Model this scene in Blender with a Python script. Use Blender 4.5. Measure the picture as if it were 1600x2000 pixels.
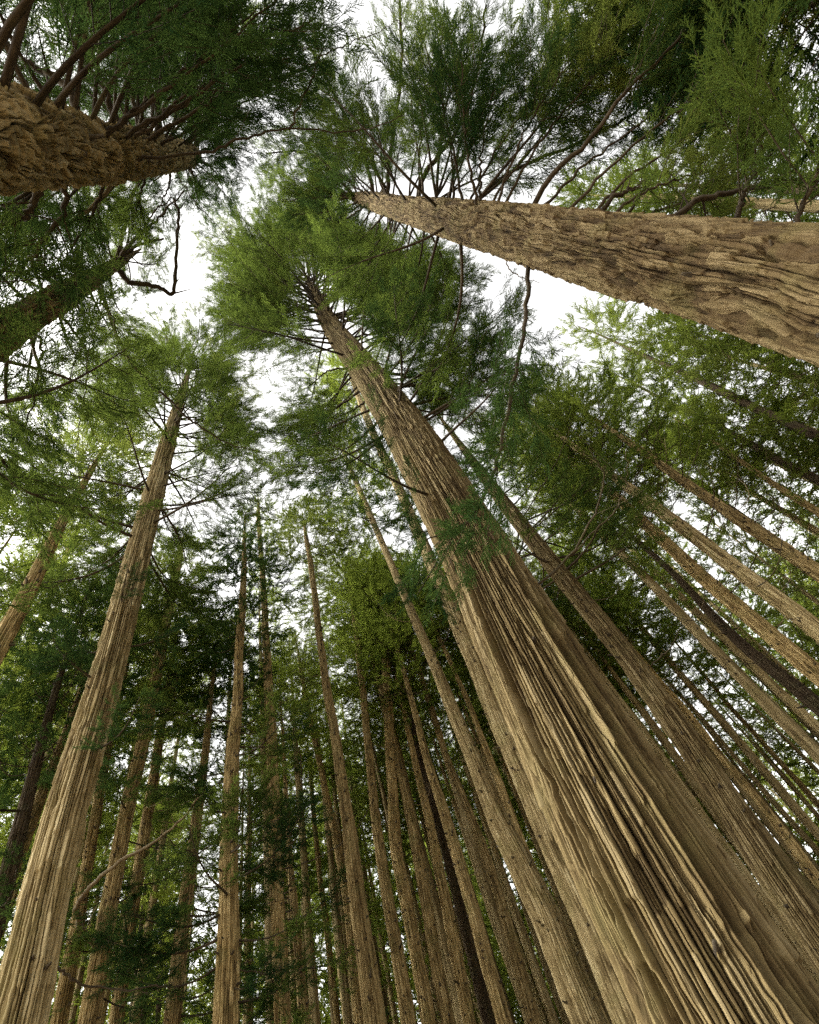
import bpy, math, random
import numpy as np
from mathutils import Matrix, Vector

for o in list(bpy.data.objects):
    bpy.data.objects.remove(o)
SC = bpy.context.scene
COL = SC.collection
R_ = math.radians

# ------------------------------------------------------------------ camera
PW, PH, F_PX = 1600.0, 2000.0, 1067.0          # photograph size and focal length in its pixels
VP = (497.0, 362.0)                            # where the vertical trunks converge (zenith)
CAM = np.array([0.0, 0.0, 1.6])
_z = np.array([(VP[0] - 800) / F_PX, (1000 - VP[1]) / F_PX, -1.0]); _z /= np.linalg.norm(_z)
_v = np.array([0, 0, -1.0]); _y = _v - (_v @ _z) * _z; _y /= np.linalg.norm(_y)
_x = np.cross(_y, _z)
RM = np.array([_x, _y, _z])                    # camera -> world
cam = bpy.data.cameras.new('camera'); cam_o = bpy.data.objects.new('camera', cam); COL.objects.link(cam_o)
cam.sensor_fit = 'VERTICAL'; cam.sensor_height = 36.0; cam.sensor_width = 28.8
cam.lens = 36.0 * F_PX / PH
cam.clip_start = 0.05; cam.clip_end = 2000
M4 = Matrix([list(RM[i]) + [CAM[i]] for i in range(3)] + [[0, 0, 0, 1]])
cam_o.matrix_world = M4
SC.camera = cam_o

def ray(px, py):
    d = RM @ np.array([(px - 800) / F_PX, (1000 - py) / F_PX, -1.0])
    return d / np.linalg.norm(d)
def proj(P):
    c = RM.T @ (np.asarray(P, float) - CAM)
    if c[2] > -0.05: return (-9999, -9999)
    return (800 + F_PX * c[0] / -c[2], 1000 - F_PX * c[1] / -c[2])

# ------------------------------------------------------------------ light
SUN_EL = R_(34)
sun_dir = np.array([-0.93, -0.34, 0.0]); sun_dir /= np.linalg.norm(sun_dir)
sun_dir = np.array([sun_dir[0] * math.cos(SUN_EL), sun_dir[1] * math.cos(SUN_EL), math.sin(SUN_EL)])
w = bpy.data.worlds.new('World'); SC.world = w; w.use_nodes = True
nt = w.node_tree; nt.nodes.clear()
out = nt.nodes.new('ShaderNodeOutputWorld'); bg = nt.nodes.new('ShaderNodeBackground')
sky = nt.nodes.new('ShaderNodeTexSky'); sky.sky_type = 'NISHITA'; sky.sun_disc = False
sky.sun_elevation = SUN_EL; sky.sun_rotation = math.atan2(sun_dir[0], sun_dir[1])
sky.air_density = 1.0; sky.dust_density = 4.0; sky.ozone_density = 1.0
hs = nt.nodes.new('ShaderNodeHueSaturation'); hs.inputs['Saturation'].default_value = 0.12   # an overcast, nearly colourless sky
tint = nt.nodes.new('ShaderNodeMixRGB'); tint.blend_type = 'MULTIPLY'; tint.inputs['Fac'].default_value = 1.0
tint.inputs['Color2'].default_value = (1.0, 0.975, 0.925, 1)
nt.links.new(sky.outputs[0], hs.inputs['Color']); nt.links.new(hs.outputs[0], tint.inputs['Color1'])
nt.links.new(tint.outputs[0], bg.inputs['Color']); bg.inputs['Strength'].default_value = 0.15
nt.links.new(bg.outputs[0], out.inputs['Surface'])
sl = bpy.data.lights.new('sun', 'SUN'); sl.energy = 0.5; sl.angle = R_(20); sl.color = (1.0, 0.965, 0.89)
so = bpy.data.objects.new('sun', sl); COL.objects.link(so)
so.rotation_euler = Vector(sun_dir).to_track_quat('Z', 'Y').to_euler(); so.location = (0, 0, 80)
SC.view_settings.view_transform = 'Standard'; SC.view_settings.look = 'None'
SC.view_settings.gamma = 1.0; SC.view_settings.use_curve_mapping = False
SC.view_settings.exposure = 2.45
SC.render.engine = 'CYCLES'
SC.cycles.max_bounces = 9; SC.cycles.diffuse_bounces = 8; SC.cycles.transmission_bounces = 8
SC.cycles.glossy_bounces = 2
SC.cycles.use_denoising = False
SC.render.film_transparent = False

# ------------------------------------------------------------------ materials
def mat(name):
    m = bpy.data.materials.new(name); m.use_nodes = True
    n = m.node_tree; n.nodes.clear()
    o = n.nodes.new('ShaderNodeOutputMaterial'); return m, n, o
def ramp(n, stops):
    r = n.nodes.new('ShaderNodeValToRGB'); e = r.color_ramp.elements
    while len(e) > 1: e.remove(e[0])
    e[0].position = stops[0][0]; e[0].color = (*stops[0][1], 1)
    for p, c in stops[1:]:
        k = e.new(p); k.color = (*c, 1)
    return r
def bark_mat(name, cols, zs=0.10, fine=38.0, moss=0.35, mosscol=(0.115, 0.115, 0.036), bump=0.6, rand=0.25, chip=0.0, bdist=0.012, tone=0.0):
    """fibrous bark: noise stretched along the stem, from the 'bark_co' attribute laid on every stem"""
    m, n, o = mat(name); L = n.links.new
    at = n.nodes.new('ShaderNodeAttribute'); at.attribute_name = 'bark_co'
    info = n.nodes.new('ShaderNodeObjectInfo')
    add = n.nodes.new('ShaderNodeVectorMath'); add.operation = 'ADD'
    sc = n.nodes.new('ShaderNodeVectorMath'); sc.operation = 'SCALE'; sc.inputs[0].default_value = (13, 7, 5)
    L(info.outputs['Random'], sc.inputs['Scale']); L(at.outputs['Vector'], add.inputs[0]); L(sc.outputs[0], add.inputs[1])
    mp = n.nodes.new('ShaderNodeMapping'); mp.inputs['Scale'].default_value = (1, 1, zs); L(add.outputs[0], mp.inputs['Vector'])
    def noise(scale, detail, rough, src, dist=0.0):
        t = n.nodes.new('ShaderNodeTexNoise'); t.inputs['Scale'].default_value = scale; t.inputs['Detail'].default_value = detail
        t.inputs['Roughness'].default_value = rough; t.inputs['Distortion'].default_value = dist; L(src, t.inputs['Vector']); return t
    n1 = noise(fine, 5, 0.65, mp.outputs[0])
    n2 = noise(fine * 0.22, 3, 0.6, mp.outputs[0])
    n3 = noise(1.6, 4, 0.6, add.outputs[0])
    n4 = noise(fine * 1.2, 3, 0.6, add.outputs[0])
    mx = n.nodes.new('ShaderNodeMix'); mx.data_type = 'FLOAT'; mx.inputs['Factor'].default_value = 0.4
    L(n1.outputs['Fac'], mx.inputs['A']); L(n2.outputs['Fac'], mx.inputs['B'])
    fac = mx.outputs['Result']
    if tone:                                      # every strip or plate of bark has a colour of its own
        ta = n.nodes.new('ShaderNodeAttribute'); ta.attribute_name = 'bark_tone'
        mr_ = n.nodes.new('ShaderNodeMapRange'); mr_.inputs['To Min'].default_value = 0.14; mr_.inputs['To Max'].default_value = 0.86; L(ta.outputs['Fac'], mr_.inputs['Value'])
        m2 = n.nodes.new('ShaderNodeMix'); m2.data_type = 'FLOAT'; m2.inputs['Factor'].default_value = tone
        L(fac, m2.inputs['A']); L(mr_.outputs[0], m2.inputs['B']); fac = m2.outputs['Result']
    cr = ramp(n, [(0.36, cols[0]), (0.45, cols[1]), (0.54, cols[2]), (0.66, cols[3])]); L(fac, cr.inputs[0])
    mr = ramp(n, [(0.50, (0, 0, 0)), (0.68, (1, 1, 1))]); L(n3.outputs['Fac'], mr.inputs[0])
    mm = n.nodes.new('ShaderNodeMath'); mm.operation = 'MULTIPLY'; mm.inputs[1].default_value = moss; L(mr.outputs[0], mm.inputs[0])
    cm = n.nodes.new('ShaderNodeMixRGB'); L(mm.outputs[0], cm.inputs['Fac']); L(cr.outputs[0], cm.inputs['Color1']); cm.inputs['Color2'].default_value = (*mosscol, 1)
    hv = n.nodes.new('ShaderNodeHueSaturation')
    mv = n.nodes.new('ShaderNodeMapRange'); mv.inputs['To Min'].default_value = 1 - rand; mv.inputs['To Max'].default_value = 1 + rand
    L(info.outputs['Random'], mv.inputs['Value']); L(mv.outputs[0], hv.inputs['Value']); L(cm.outputs[0], hv.inputs['Color'])
    b = n.nodes.new('ShaderNodeBsdfPrincipled'); b.inputs['Roughness'].default_value = 0.95
    b.inputs['Specular IOR Level'].default_value = 0.15
    L(hv.outputs[0], b.inputs['Base Color'])
    ad = n.nodes.new('ShaderNodeMath'); ad.operation = 'MULTIPLY_ADD'; ad.inputs[1].default_value = 0.35 + chip
    L(n4.outputs['Fac'], ad.inputs[0]); L(mx.outputs['Result'], ad.inputs[2])
    bu = n.nodes.new('ShaderNodeBump'); bu.inputs['Strength'].default_value = bump; bu.inputs['Distance'].default_value = bdist
    L(ad.outputs[0], bu.inputs['Height']); L(bu.outputs[0], b.inputs['Normal'])
    L(b.outputs[0], o.inputs['Surface']); return m
def leaf_mat(name, dark, light, trans, tfac=0.42, scale=0.9):
    m, n, o = mat(name); L = n.links.new
    tc = n.nodes.new('ShaderNodeTexCoord'); info = n.nodes.new('ShaderNodeObjectInfo')
    t = n.nodes.new('ShaderNodeTexNoise'); t.inputs['Scale'].default_value = scale; t.inputs['Detail'].default_value = 3
    L(tc.outputs['Object'], t.inputs['Vector'])
    mx = n.nodes.new('ShaderNodeMix'); mx.data_type = 'FLOAT'; mx.inputs['Factor'].default_value = 0.35
    L(t.outputs['Fac'], mx.inputs['A']); L(info.outputs['Random'], mx.inputs['B'])
    r1 = ramp(n, [(0.40, dark), (0.60, light)]); L(mx.outputs['Result'], r1.inputs[0])
    r2 = ramp(n, [(0.40, tuple(c * 0.55 for c in trans)), (0.60, trans)]); L(mx.outputs['Result'], r2.inputs[0])
    d = n.nodes.new('ShaderNodeBsdfDiffuse'); L(r1.outputs[0], d.inputs['Color'])
    g = n.nodes.new('ShaderNodeBsdfTranslucent'); L(r2.outputs[0], g.inputs['Color'])
    ms = n.nodes.new('ShaderNodeMixShader'); ms.inputs[0].default_value = tfac
    L(d.outputs[0], ms.inputs[1]); L(g.outputs[0], ms.inputs[2]); L(ms.outputs[0], o.inputs['Surface']); return m

MB_FURROW = bark_mat('furrowed_bark', [(0.040, 0.027, 0.011), (0.088, 0.063, 0.027), (0.144, 0.109, 0.049), (0.209, 0.167, 0.089)], zs=0.05, fine=30, moss=0.22, tone=0.5)
MB_PLATE = bark_mat('plated_bark', [(0.036, 0.024, 0.011), (0.077, 0.052, 0.024), (0.119, 0.087, 0.040), (0.181, 0.138, 0.071)], zs=0.16, fine=24, moss=0.25, chip=0.4, tone=0.5)
MB_SCALY = bark_mat('scaly_bark', [(0.050, 0.036, 0.016), (0.106, 0.083, 0.036), (0.161, 0.126, 0.060), (0.227, 0.186, 0.097)], zs=0.35, fine=22, moss=0.35, chip=0.5, tone=0.5)
MB_PALE = bark_mat('pale_fibrous_bark', [(0.067, 0.048, 0.021), (0.146, 0.112, 0.052), (0.227, 0.180, 0.091), (0.329, 0.279, 0.160)], zs=0.05, fine=36, moss=0.30, tone=0.5)
MB_SLIM = bark_mat('slim_trunk_bark', [(0.072, 0.050, 0.021), (0.170, 0.123, 0.052), (0.262, 0.196, 0.088), (0.382, 0.299, 0.148)], zs=0.10, fine=30, moss=0.40, bump=0.8, bdist=0.02, tone=0.5)
MB_DARK = bark_mat('dark_bark', [(0.021, 0.015, 0.010), (0.043, 0.030, 0.018), (0.067, 0.050, 0.030), (0.104, 0.080, 0.050)], zs=0.10, fine=30, moss=0.30, mosscol=(0.048, 0.060, 0.020), bump=0.8)  # darker tones than the other trunk barks
MB_LIMB = bark_mat('limb_bark', [(0.018, 0.014, 0.010), (0.032, 0.025, 0.017), (0.050, 0.040, 0.028), (0.085, 0.070, 0.05)], zs=0.2, fine=40, moss=0.2, bump=0.5)
MB_TWIG = bark_mat('twig_bark', [(0.021, 0.017, 0.012), (0.038, 0.031, 0.021), (0.059, 0.048, 0.033), (0.095, 0.080, 0.055)], zs=0.2, fine=40, moss=0.2, bump=0.3)
MB_DEAD = bark_mat('dead_branch_bark', [(0.076, 0.060, 0.036), (0.133, 0.105, 0.065), (0.190, 0.155, 0.100), (0.285, 0.240, 0.165)], zs=0.15, fine=40, moss=0.2, bump=0.4)
ML_NEAR = leaf_mat('near_needles', (0.019, 0.047, 0.015), (0.058, 0.090, 0.022), (0.17, 0.235, 0.04), 0.42)
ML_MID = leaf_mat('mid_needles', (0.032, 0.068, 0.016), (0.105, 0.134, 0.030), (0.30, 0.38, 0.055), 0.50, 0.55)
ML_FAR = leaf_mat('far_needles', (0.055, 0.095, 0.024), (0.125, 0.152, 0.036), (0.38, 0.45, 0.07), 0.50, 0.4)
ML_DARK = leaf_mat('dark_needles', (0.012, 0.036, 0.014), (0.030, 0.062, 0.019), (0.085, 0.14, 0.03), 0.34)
ML_OLIVE = leaf_mat('olive_needles', (0.050, 0.086, 0.022), (0.105, 0.126, 0.034), (0.28, 0.34, 0.065), 0.50)

gm, n, o = mat('needle_litter'); 
b = n.nodes.new('ShaderNodeBsdfPrincipled'); b.inputs['Roughness'].default_value = 1
t = n.nodes.new('ShaderNodeTexNoise'); t.inputs['Scale'].default_value = 3; t.inputs['Detail'].default_value = 8
tc = n.nodes.new('ShaderNodeTexCoord'); n.links.new(tc.outputs['Object'], t.inputs['Vector'])
r = ramp(n, [(0.35, (0.17, 0.11, 0.06)), (0.55, (0.30, 0.21, 0.12)), (0.7, (0.12, 0.14, 0.045))]); n.links.new(t.outputs['Fac'], r.inputs[0])
n.links.new(r.outputs[0], b.inputs['Base Color']); n.links.new(b.outputs[0], o.inputs['Surface'])

# ------------------------------------------------------------------ mesh building with numpy
class MB:
    def __init__(s): s.V = []; s.Q = []; s.QM = []; s.B = []; s.n = 0; s.S = []; s.T = []
    def add(s, V, Q, m=0, B=None, smooth=True, tone=None):
        V = np.asarray(V, np.float32).reshape(-1, 3); s.T.append(np.full(len(V), .5, np.float32) if tone is None else np.asarray(tone, np.float32).ravel()); Q = np.asarray(Q, np.int32).reshape(-1, 4)
        s.V.append(V); s.Q.append(Q + s.n); s.QM.append(np.full(len(Q), m, np.int32)); s.S.append(np.full(len(Q), smooth, bool))
        s.B.append(np.asarray(B, np.float32).reshape(-1, 3) if B is not None else V); s.n += len(V)
    def mesh(s, name, mats):
        me = bpy.data.meshes.new(name)
        V = np.concatenate(s.V); Q = np.concatenate(s.Q); nq = len(Q)
        me.vertices.add(len(V)); me.vertices.foreach_set('co', V.ravel())
        me.loops.add(nq * 4); me.loops.foreach_set('vertex_index', Q.ravel())
        me.polygons.add(nq); me.polygons.foreach_set('loop_start', np.arange(0, nq * 4, 4, dtype=np.int32))
        me.polygons.foreach_set('material_index', np.concatenate(s.QM))
        me.polygons.foreach_set('use_smooth', np.concatenate(s.S))
        a = me.attributes.new('bark_co', 'FLOAT_VECTOR', 'POINT'); a.data.foreach_set('vector', np.concatenate(s.B).ravel())
        if np.concatenate(s.T).std() > 0:
            a = me.attributes.new('bark_tone', 'FLOAT', 'POINT'); a.data.foreach_set('value', np.concatenate(s.T))
        for m in mats: me.materials.append(m)
        me.update(calc_edges=True); return me

def grid_quads(nr, k):
    i = np.arange(nr - 1)[:, None]; j = np.arange(k)[None, :]; j2 = (j + 1) % k
    return np.stack([i * k + j, i * k + j2, (i + 1) * k + j2, (i + 1) * k + j], -1).reshape(-1, 4)

def tube(mb, P, r, k=5, m=0, cap=False):
    P = np.asarray(P, float); n = len(P); r = np.broadcast_to(np.asarray(r, float), (n,))
    T = np.gradient(P, axis=0); T /= np.linalg.norm(T, axis=1, keepdims=True) + 1e-9
    ref = np.array([0.31, 0.17, 0.93]) if abs(T[0, 2]) < 0.8 else np.array([0.95, 0.2, 0.1])
    A = np.cross(T, ref); A /= np.linalg.norm(A, axis=1, keepdims=True) + 1e-9; Bv = np.cross(T, A)
    th = np.arange(k) * 2 * math.pi / k
    V = P[:, None] + r[:, None, None] * (np.cos(th)[None, :, None] * A[:, None] + np.sin(th)[None, :, None] * Bv[:, None])
    s = np.concatenate([[0], np.cumsum(np.linalg.norm(np.diff(P, axis=0), axis=1))])
    B = np.stack([np.cos(th)[None] * r[:, None], np.sin(th)[None] * r[:, None], np.repeat(s[:, None], k, 1)], -1)
    mb.add(V, grid_quads(n, k), m, B)

def spline(P, n):
    """smooth curve through the given points (Catmull-Rom)"""
    P = np.asarray(P, float); m = len(P)
    if m == 2: t = np.linspace(0, 1, n)[:, None]; return P[0] * (1 - t) + P[1] * t
    E = np.vstack([2 * P[0] - P[1], P, 2 * P[-1] - P[-2]])
    u = np.linspace(0, m - 1 - 1e-6, n); i = u.astype(int); f = (u - i)[:, None]
    a, b, c, d = E[i], E[i + 1], E[i + 2], E[i + 3]
    return 0.5 * (2 * b + (c - a) * f + (2 * a - 5 * b + 4 * c - d) * f ** 2 + (3 * b - a - 3 * c + d) * f ** 3)

def hash2(i, j, seed):
    h = (i.astype(np.int64) * 374761393 + j.astype(np.int64) * 668265263 + seed * 974634777) & 0xFFFFFFFF
    h = ((h ^ (h >> 13)) * 1274126177) & 0xFFFFFFFF
    h = ((h ^ (h >> 16)) * 2246822519) & 0xFFFFFFFF
    return ((h ^ (h >> 15)) & 0xFFFFFF) / float(0xFFFFFF)
def vn(u, v, per, seed):
    """smooth value noise, periodic in u"""
    i = np.floor(u); j = np.floor(v); fu = u - i; fv = v - j
    fu = fu * fu * (3 - 2 * fu); fv = fv * fv * (3 - 2 * fv)
    i = i.astype(np.int64); j = j.astype(np.int64); i0 = i % per; i1 = (i + 1) % per
    a = hash2(i0, j, seed); b = hash2(i1, j, seed); c = hash2(i0, j + 1, seed); d = hash2(i1, j + 1, seed)
    return (a * (1 - fu) + b * fu) * (1 - fv) + (c * (1 - fu) + d * fu) * fv

TONE = [None]
def strips(a, s, N, mul, mean, seed, jag):
    """bark split into long narrow strips: each strip has its own height and frayed ends"""
    M = max(1, int(round(N * mul))); k = np.floor(a * (M / N) + jag); kj = k.astype(np.int64) % M
    per = mean * (0.4 + 1.3 * hash2(kj, kj * 0, seed)); ph = 9 * hash2(kj, kj * 0 + 1, seed + 1)
    q = s / per + ph + jag * 0.35; qi = np.floor(q); qf = q - qi
    f = a * (M / N) + jag - k
    return hash2(kj, qi.astype(np.int64), seed + 2), qf, f

def bark_fibre(u, s, circ, seed, cell=0.05, amp=1.0, lng=1.1, curl=1.0):
    """long stringy strips parted by dark fissures that split and rejoin; the lower ends of strips lift"""
    N = max(10, int(circ / cell))
    wp = (vn(u * 7, s * 0.30, 7, seed + 1) - 0.5) * 1.3 + (vn(u * 19, s * 0.7, 19, seed + 2) - 0.5) * 0.45
    a = u * N + wp * (0.06 / cell) * 0.7
    fr = vn(u * N * 3, s * 9, N * 3, seed + 22) - 0.5
    n1 = vn(a, s / lng, N, seed + 3); n2 = vn(a * 2.0 + 0.3, s / (lng * 0.6), N * 2, seed + 4)
    c1 = np.clip(1 - np.abs(2 * n1 - 1) / 0.20, 0, 1) ** 0.7
    c2 = np.clip(1 - np.abs(2 * n2 - 1) / 0.20, 0, 1) ** 0.8
    big = vn(u * max(5, N // 5), s / 2.6, max(5, N // 5), seed + 5) - 0.5
    h1, q1, f1 = strips(a, s, N, 1.0, lng * .9, seed + 40, fr * .16)
    h2, q2, f2 = strips(a, s, N, 2.0, lng * .55, seed + 50, fr * .26)
    h3, q3, f3 = strips(a, s, N, 4.0, lng * .35, seed + 60, fr * .4)
    gap = lambda f, w: np.clip(1 - np.minimum(f, 1 - f) / w, 0, 1)
    TONE[0] = .38 * h1 + .38 * h2 + .24 * h3
    return amp * (-0.045 * c1 - 0.022 * c2 + 0.014 * big + 0.020 * (h1 - .5) + 0.014 * (h2 - .5) + 0.006 * (h3 - .5)
                  - 0.062 * gap(f1, .17) - 0.034 * gap(f2, .17) * (h2 < .8) + curl * (0.022 * (1 - q1) ** 5 * (h1 > .5) + 0.014 * (1 - q2) ** 4 * (h2 > .4)))

def bark_plates(u, s, circ, seed, cu=0.07, cs=0.22, amp=1.0, skew=0.0, rough=1.0):
    """long ragged plates that interlace, parted by deep forking fissures and broken across at uneven steps"""
    N = max(8, int(circ / cu))
    wp = (vn(u * 8, s * 0.8, 8, seed + 1) - 0.5) * 1.9 + (vn(u * 21, s * 2.0, 21, seed + 9) - 0.5) * 1.0
    a = u * N + wp * 0.85 + skew * s
    fr = (vn(u * N * 3, s * 6, N * 3, seed + 22) - 0.5) + 0.5 * (vn(u * N * 7, s * 12, N * 7, seed + 23) - .5)
    n1 = vn(a, s / (cs * 1.8), N, seed + 3); n2 = vn(a * 2 + .37, s / (cs * 1.1), N * 2, seed + 4)
    f1 = np.clip(1 - np.abs(2 * n1 - 1 + .12 * fr) / 0.24, 0, 1) ** 0.7
    f2 = np.clip(1 - np.abs(2 * n2 - 1 + .12 * fr) / 0.20, 0, 1)
    h1, q1, g1 = strips(a, s, N, 1.0, cs, seed + 40, fr * .40)
    h2, q2, g2 = strips(a, s, N, 2.0, cs * .6, seed + 50, fr * .55)
    fib = vn(a * 6, s * 3.5, N * 6, seed + 16) - 0.5
    big = vn(u * 7, s * 0.6, 7, seed + 7) - 0.5
    e1 = np.clip(1 - np.minimum(g1, 1 - g1) / .12, 0, 1)
    TONE[0] = .55 * h1 + .45 * h2
    return amp * (-0.080 * f1 - 0.030 * f2 - 0.045 * e1 + 0.034 * (h1 - 0.5) + 0.022 * (h2 - .5) + 0.024 * (1 - q1) ** 3 * (h1 > .3) + 0.012 * (1 - q2) ** 3
                  + rough * 0.008 * fib + rough * 0.003 * fr + 0.030 * big)

# ------------------------------------------------------------------ object helpers
def link(name, data, parent=None, loc=(0, 0, 0)):
    o = bpy.data.objects.new(name, data); COL.objects.link(o); o.location = loc
    if parent is not None: o.parent = parent
    return o
def tree_root(name, loc, label, group=None, cat='tree'):
    o = link(name, None, None, loc); o.empty_display_size = 0.3
    o['label'] = label; o['category'] = cat
    if group: o['group'] = group
    return o

# ground
g = MB(); n_ = 81; xs = np.linspace(-1, 1, n_); xs = np.sign(xs) * (np.abs(xs) ** 2.2) * 600
X, Y = np.meshgrid(xs, xs, indexing='ij'); rr = np.hypot(X, Y)
Z = 0.12 * (vn(X * 0.25 + 500, Y * 0.25 + 500, 100000, 3) - .5) * np.clip(rr / 6, 0, 1)
i = np.arange(n_ - 1)[:, None]; j = np.arange(n_ - 1)[None]
g.add(np.stack([X, Y, Z], -1), np.stack([i * n_ + j, (i + 1) * n_ + j, (i + 1) * n_ + j + 1, i * n_ + j + 1], -1).reshape(-1, 4))
go = link('ground', g.mesh('ground', [gm])); go['kind'] = 'structure'

# ------------------------------------------------------------------ foliage pieces
def ribbons(P0, P1, w0, w1, rng):
    """narrow flat strands from P0 to P1, each rolled about its own axis"""
    n = len(P0); D = P1 - P0; D = D / (np.linalg.norm(D, axis=1, keepdims=True) + 1e-9)
    rv = rng.normal(size=(n, 3)); A = np.cross(D, rv); A /= np.linalg.norm(A, axis=1, keepdims=True) + 1e-9
    V = np.stack([P0 - A * w0[:, None], P0 + A * w0[:, None], P1 + A * w1[:, None], P1 - A * w1[:, None]], 1).reshape(-1, 3)
    Q = np.arange(n * 4).reshape(-1, 4); return V, Q

def make_spray(seed, shoots=17, subs=4, wid=0.016, fluff=1.0):
    """one feathery cedar spray of length 1 along +x"""
    rng = np.random.default_rng(seed); P0 = []; P1 = []; W0 = []; W1 = []
    def ax(t): return np.array([t, 0.05 * math.sin(3 * t + seed), -0.10 * math.sin(math.pi * t) + 0.06 * t * t])
    for a in range(4): P0.append(ax(a / 4)); P1.append(ax((a + 1) / 4)); W0.append(wid); W1.append(wid * .8)
    for i in range(shoots):
        t = 0.08 + 0.9 * i / shoots + rng.normal() * 0.01; sd = 1 if i % 2 else -1
        ang = R_(rng.uniform(30, 55)); Ls = (0.46 * (1 - 0.62 * t) + 0.06) * rng.uniform(0.7, 1.2)
        d = np.array([math.cos(ang), sd * math.sin(ang) * rng.uniform(.5, 1), rng.normal() * 0.35]); d /= np.linalg.norm(d)
        d2 = d + np.array([0.5, 0, 0.25]); d2 /= np.linalg.norm(d2)
        b = ax(t); m_ = b + d * Ls * 0.55; e = m_ + d2 * Ls * 0.45
        P0 += [b, m_]; P1 += [m_, e]; W0 += [wid, wid * 1.1]; W1 += [wid * 1.1, wid * .25]
        for k in range(subs):
            f = 0.25 + 0.7 * k / subs; q = b + (m_ - b) * min(1, f / .55) if f < .55 else m_ + (e - m_) * (f - .55) / .45
            dd = d + rng.normal(size=3) * 0.75; dd /= np.linalg.norm(dd); ls = Ls * rng.uniform(0.18, 0.38) * fluff
            P0.append(q); P1.append(q + dd * ls); W0.append(wid * .8); W1.append(wid * .2)
    V, Q = ribbons(np.array(P0), np.array(P1), np.array(W0), np.array(W1), rng)
    return V, Q
SPRAY_HI = [make_spray(i, 17, 5, 0.0135) for i in range(8)]
SPRAY_MID = [make_spray(20 + i, 13, 2, 0.025) for i in range(8)]
SPRAY_LO = [make_spray(40 + i, 9, 1, 0.036, 1.3) for i in range(8)]

def place_sprays(mb, lib, pos, dirs, scl, rng, m):
    pos = np.asarray(pos); dirs = np.asarray(dirs); scl = np.asarray(scl)
    if len(pos) == 0: return
    D = dirs / (np.linalg.norm(dirs, axis=1, keepdims=True) + 1e-9)
    up = np.array([0, 0, 1.0]) + rng.normal(size=(len(pos), 3)) * 0.35
    Yv = np.cross(up, D); Yv /= np.linalg.norm(Yv, axis=1, keepdims=True) + 1e-9; Zv = np.cross(D, Yv)
    which = rng.integers(0, len(lib), len(pos))
    for k, (V, Q) in enumerate(lib):
        s = np.nonzero(which == k)[0]
        if len(s) == 0: continue
        B = np.stack([D[s], Yv[s], Zv[s]], 1) * scl[s][:, None, None]        # rows = axes
        W = np.einsum('mk,nkj->nmj', V, B) + pos[s][:, None]
        QQ = Q[None] + (np.arange(len(s)) * len(V))[:, None, None]
        mb.add(W, QQ, m, None, False)

def dress(mbw, mbf, P, r0, r1, rng, lib, start=0.3, step=0.13, sec=0.9, spray=0.42, droop=0.25, dens=1.0, mw=0, mf=0, k=5, end=1.0, tip=True):
    """a limb along curve P: its wood to mbw, side twigs and sprays to mbf"""
    n = len(P); rad = np.linspace(r0, r1, n)
    tube(mbw, P, rad, k, mw)
    seg = np.linalg.norm(np.diff(P, axis=0), axis=1); s = np.concatenate([[0], np.cumsum(seg)]); Lt = s[-1]
    pos = []; dr = []; sc = []; d = start * Lt; side = 1
    def at(x):
        return np.array([np.interp(x, s, P[:, c]) for c in range(3)])
    clump = rng.uniform(0, 6.28); cf = rng.uniform(2.2, 4.5)
    while d < Lt * end:
        t = d / Lt; b = at(d); tg = at(min(Lt, d + .05)) - at(max(0, d - .05)); tg /= np.linalg.norm(tg) + 1e-9
        lat = np.cross([0, 0, 1.0], tg); lat /= np.linalg.norm(lat) + 1e-9
        side = -side; ca = R_(rng.uniform(28, 62))
        v = tg * math.cos(ca) + lat * side * math.sin(ca) + np.array([0, 0, rng.normal() * .22])
        Ls = sec * (0.45 + 0.75 * math.sin(math.pi * min(1, (t - start) / (1 - start) * .75 + .25))) * rng.uniform(.55, 1.2)
        mod = math.sin(clump + d * cf); Ls *= 0.78 + 0.38 * mod
        if mod > -.72 and rng.random() < dens and Ls > .12:
            m_ = 5; tt = np.linspace(0, 1, m_)[:, None]
            C = b + v * Ls * tt + np.array([0, 0, -droop * Ls]) * tt ** 1.6 + tg * 0.25 * Ls * tt ** 2
            tube(mbw, C, np.linspace(max(0.006, min(.016, r1 * .9)), 0.004, m_), 3, mw)
            q = 0.12 * Ls
            while q < Ls:
                f = q / Ls; c = np.array([np.interp(f, tt[:, 0], C[:, a]) for a in range(3)])
                dv = C[-1] - C[0]; dv = dv / (np.linalg.norm(dv) + 1e-9) + rng.normal(size=3) * np.array([.55, .55, .35])
                pos.append(c); dr.append(dv); sc.append(spray * rng.uniform(.6, 1.15)); q += spray * rng.uniform(.26, .46)
            pos.append(C[-1]); dr.append(C[-1] - C[-2]); sc.append(spray * rng.uniform(.7, 1.1))
        d += step * rng.uniform(.6, 1.4)
    if tip: pos.append(P[-1]); dr.append(P[-1] - P[-2]); sc.append(spray)
    place_sprays(mbf, lib, pos, dr, sc, rng, mf)

def limb_curve(L, rng, n=12, sag=0.10, lift=0.16, wob=0.05):
    t = np.linspace(0, 1, n); a, b = rng.uniform(0, 6, 2)
    return np.stack([L * t, L * wob * np.sin(2.3 * t * 2 + a) * t, L * (-sag * np.sin(math.pi * t) + lift * t ** 2.4) + L * wob * .6 * np.sin(4 * t + b) * t], 1)

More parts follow.
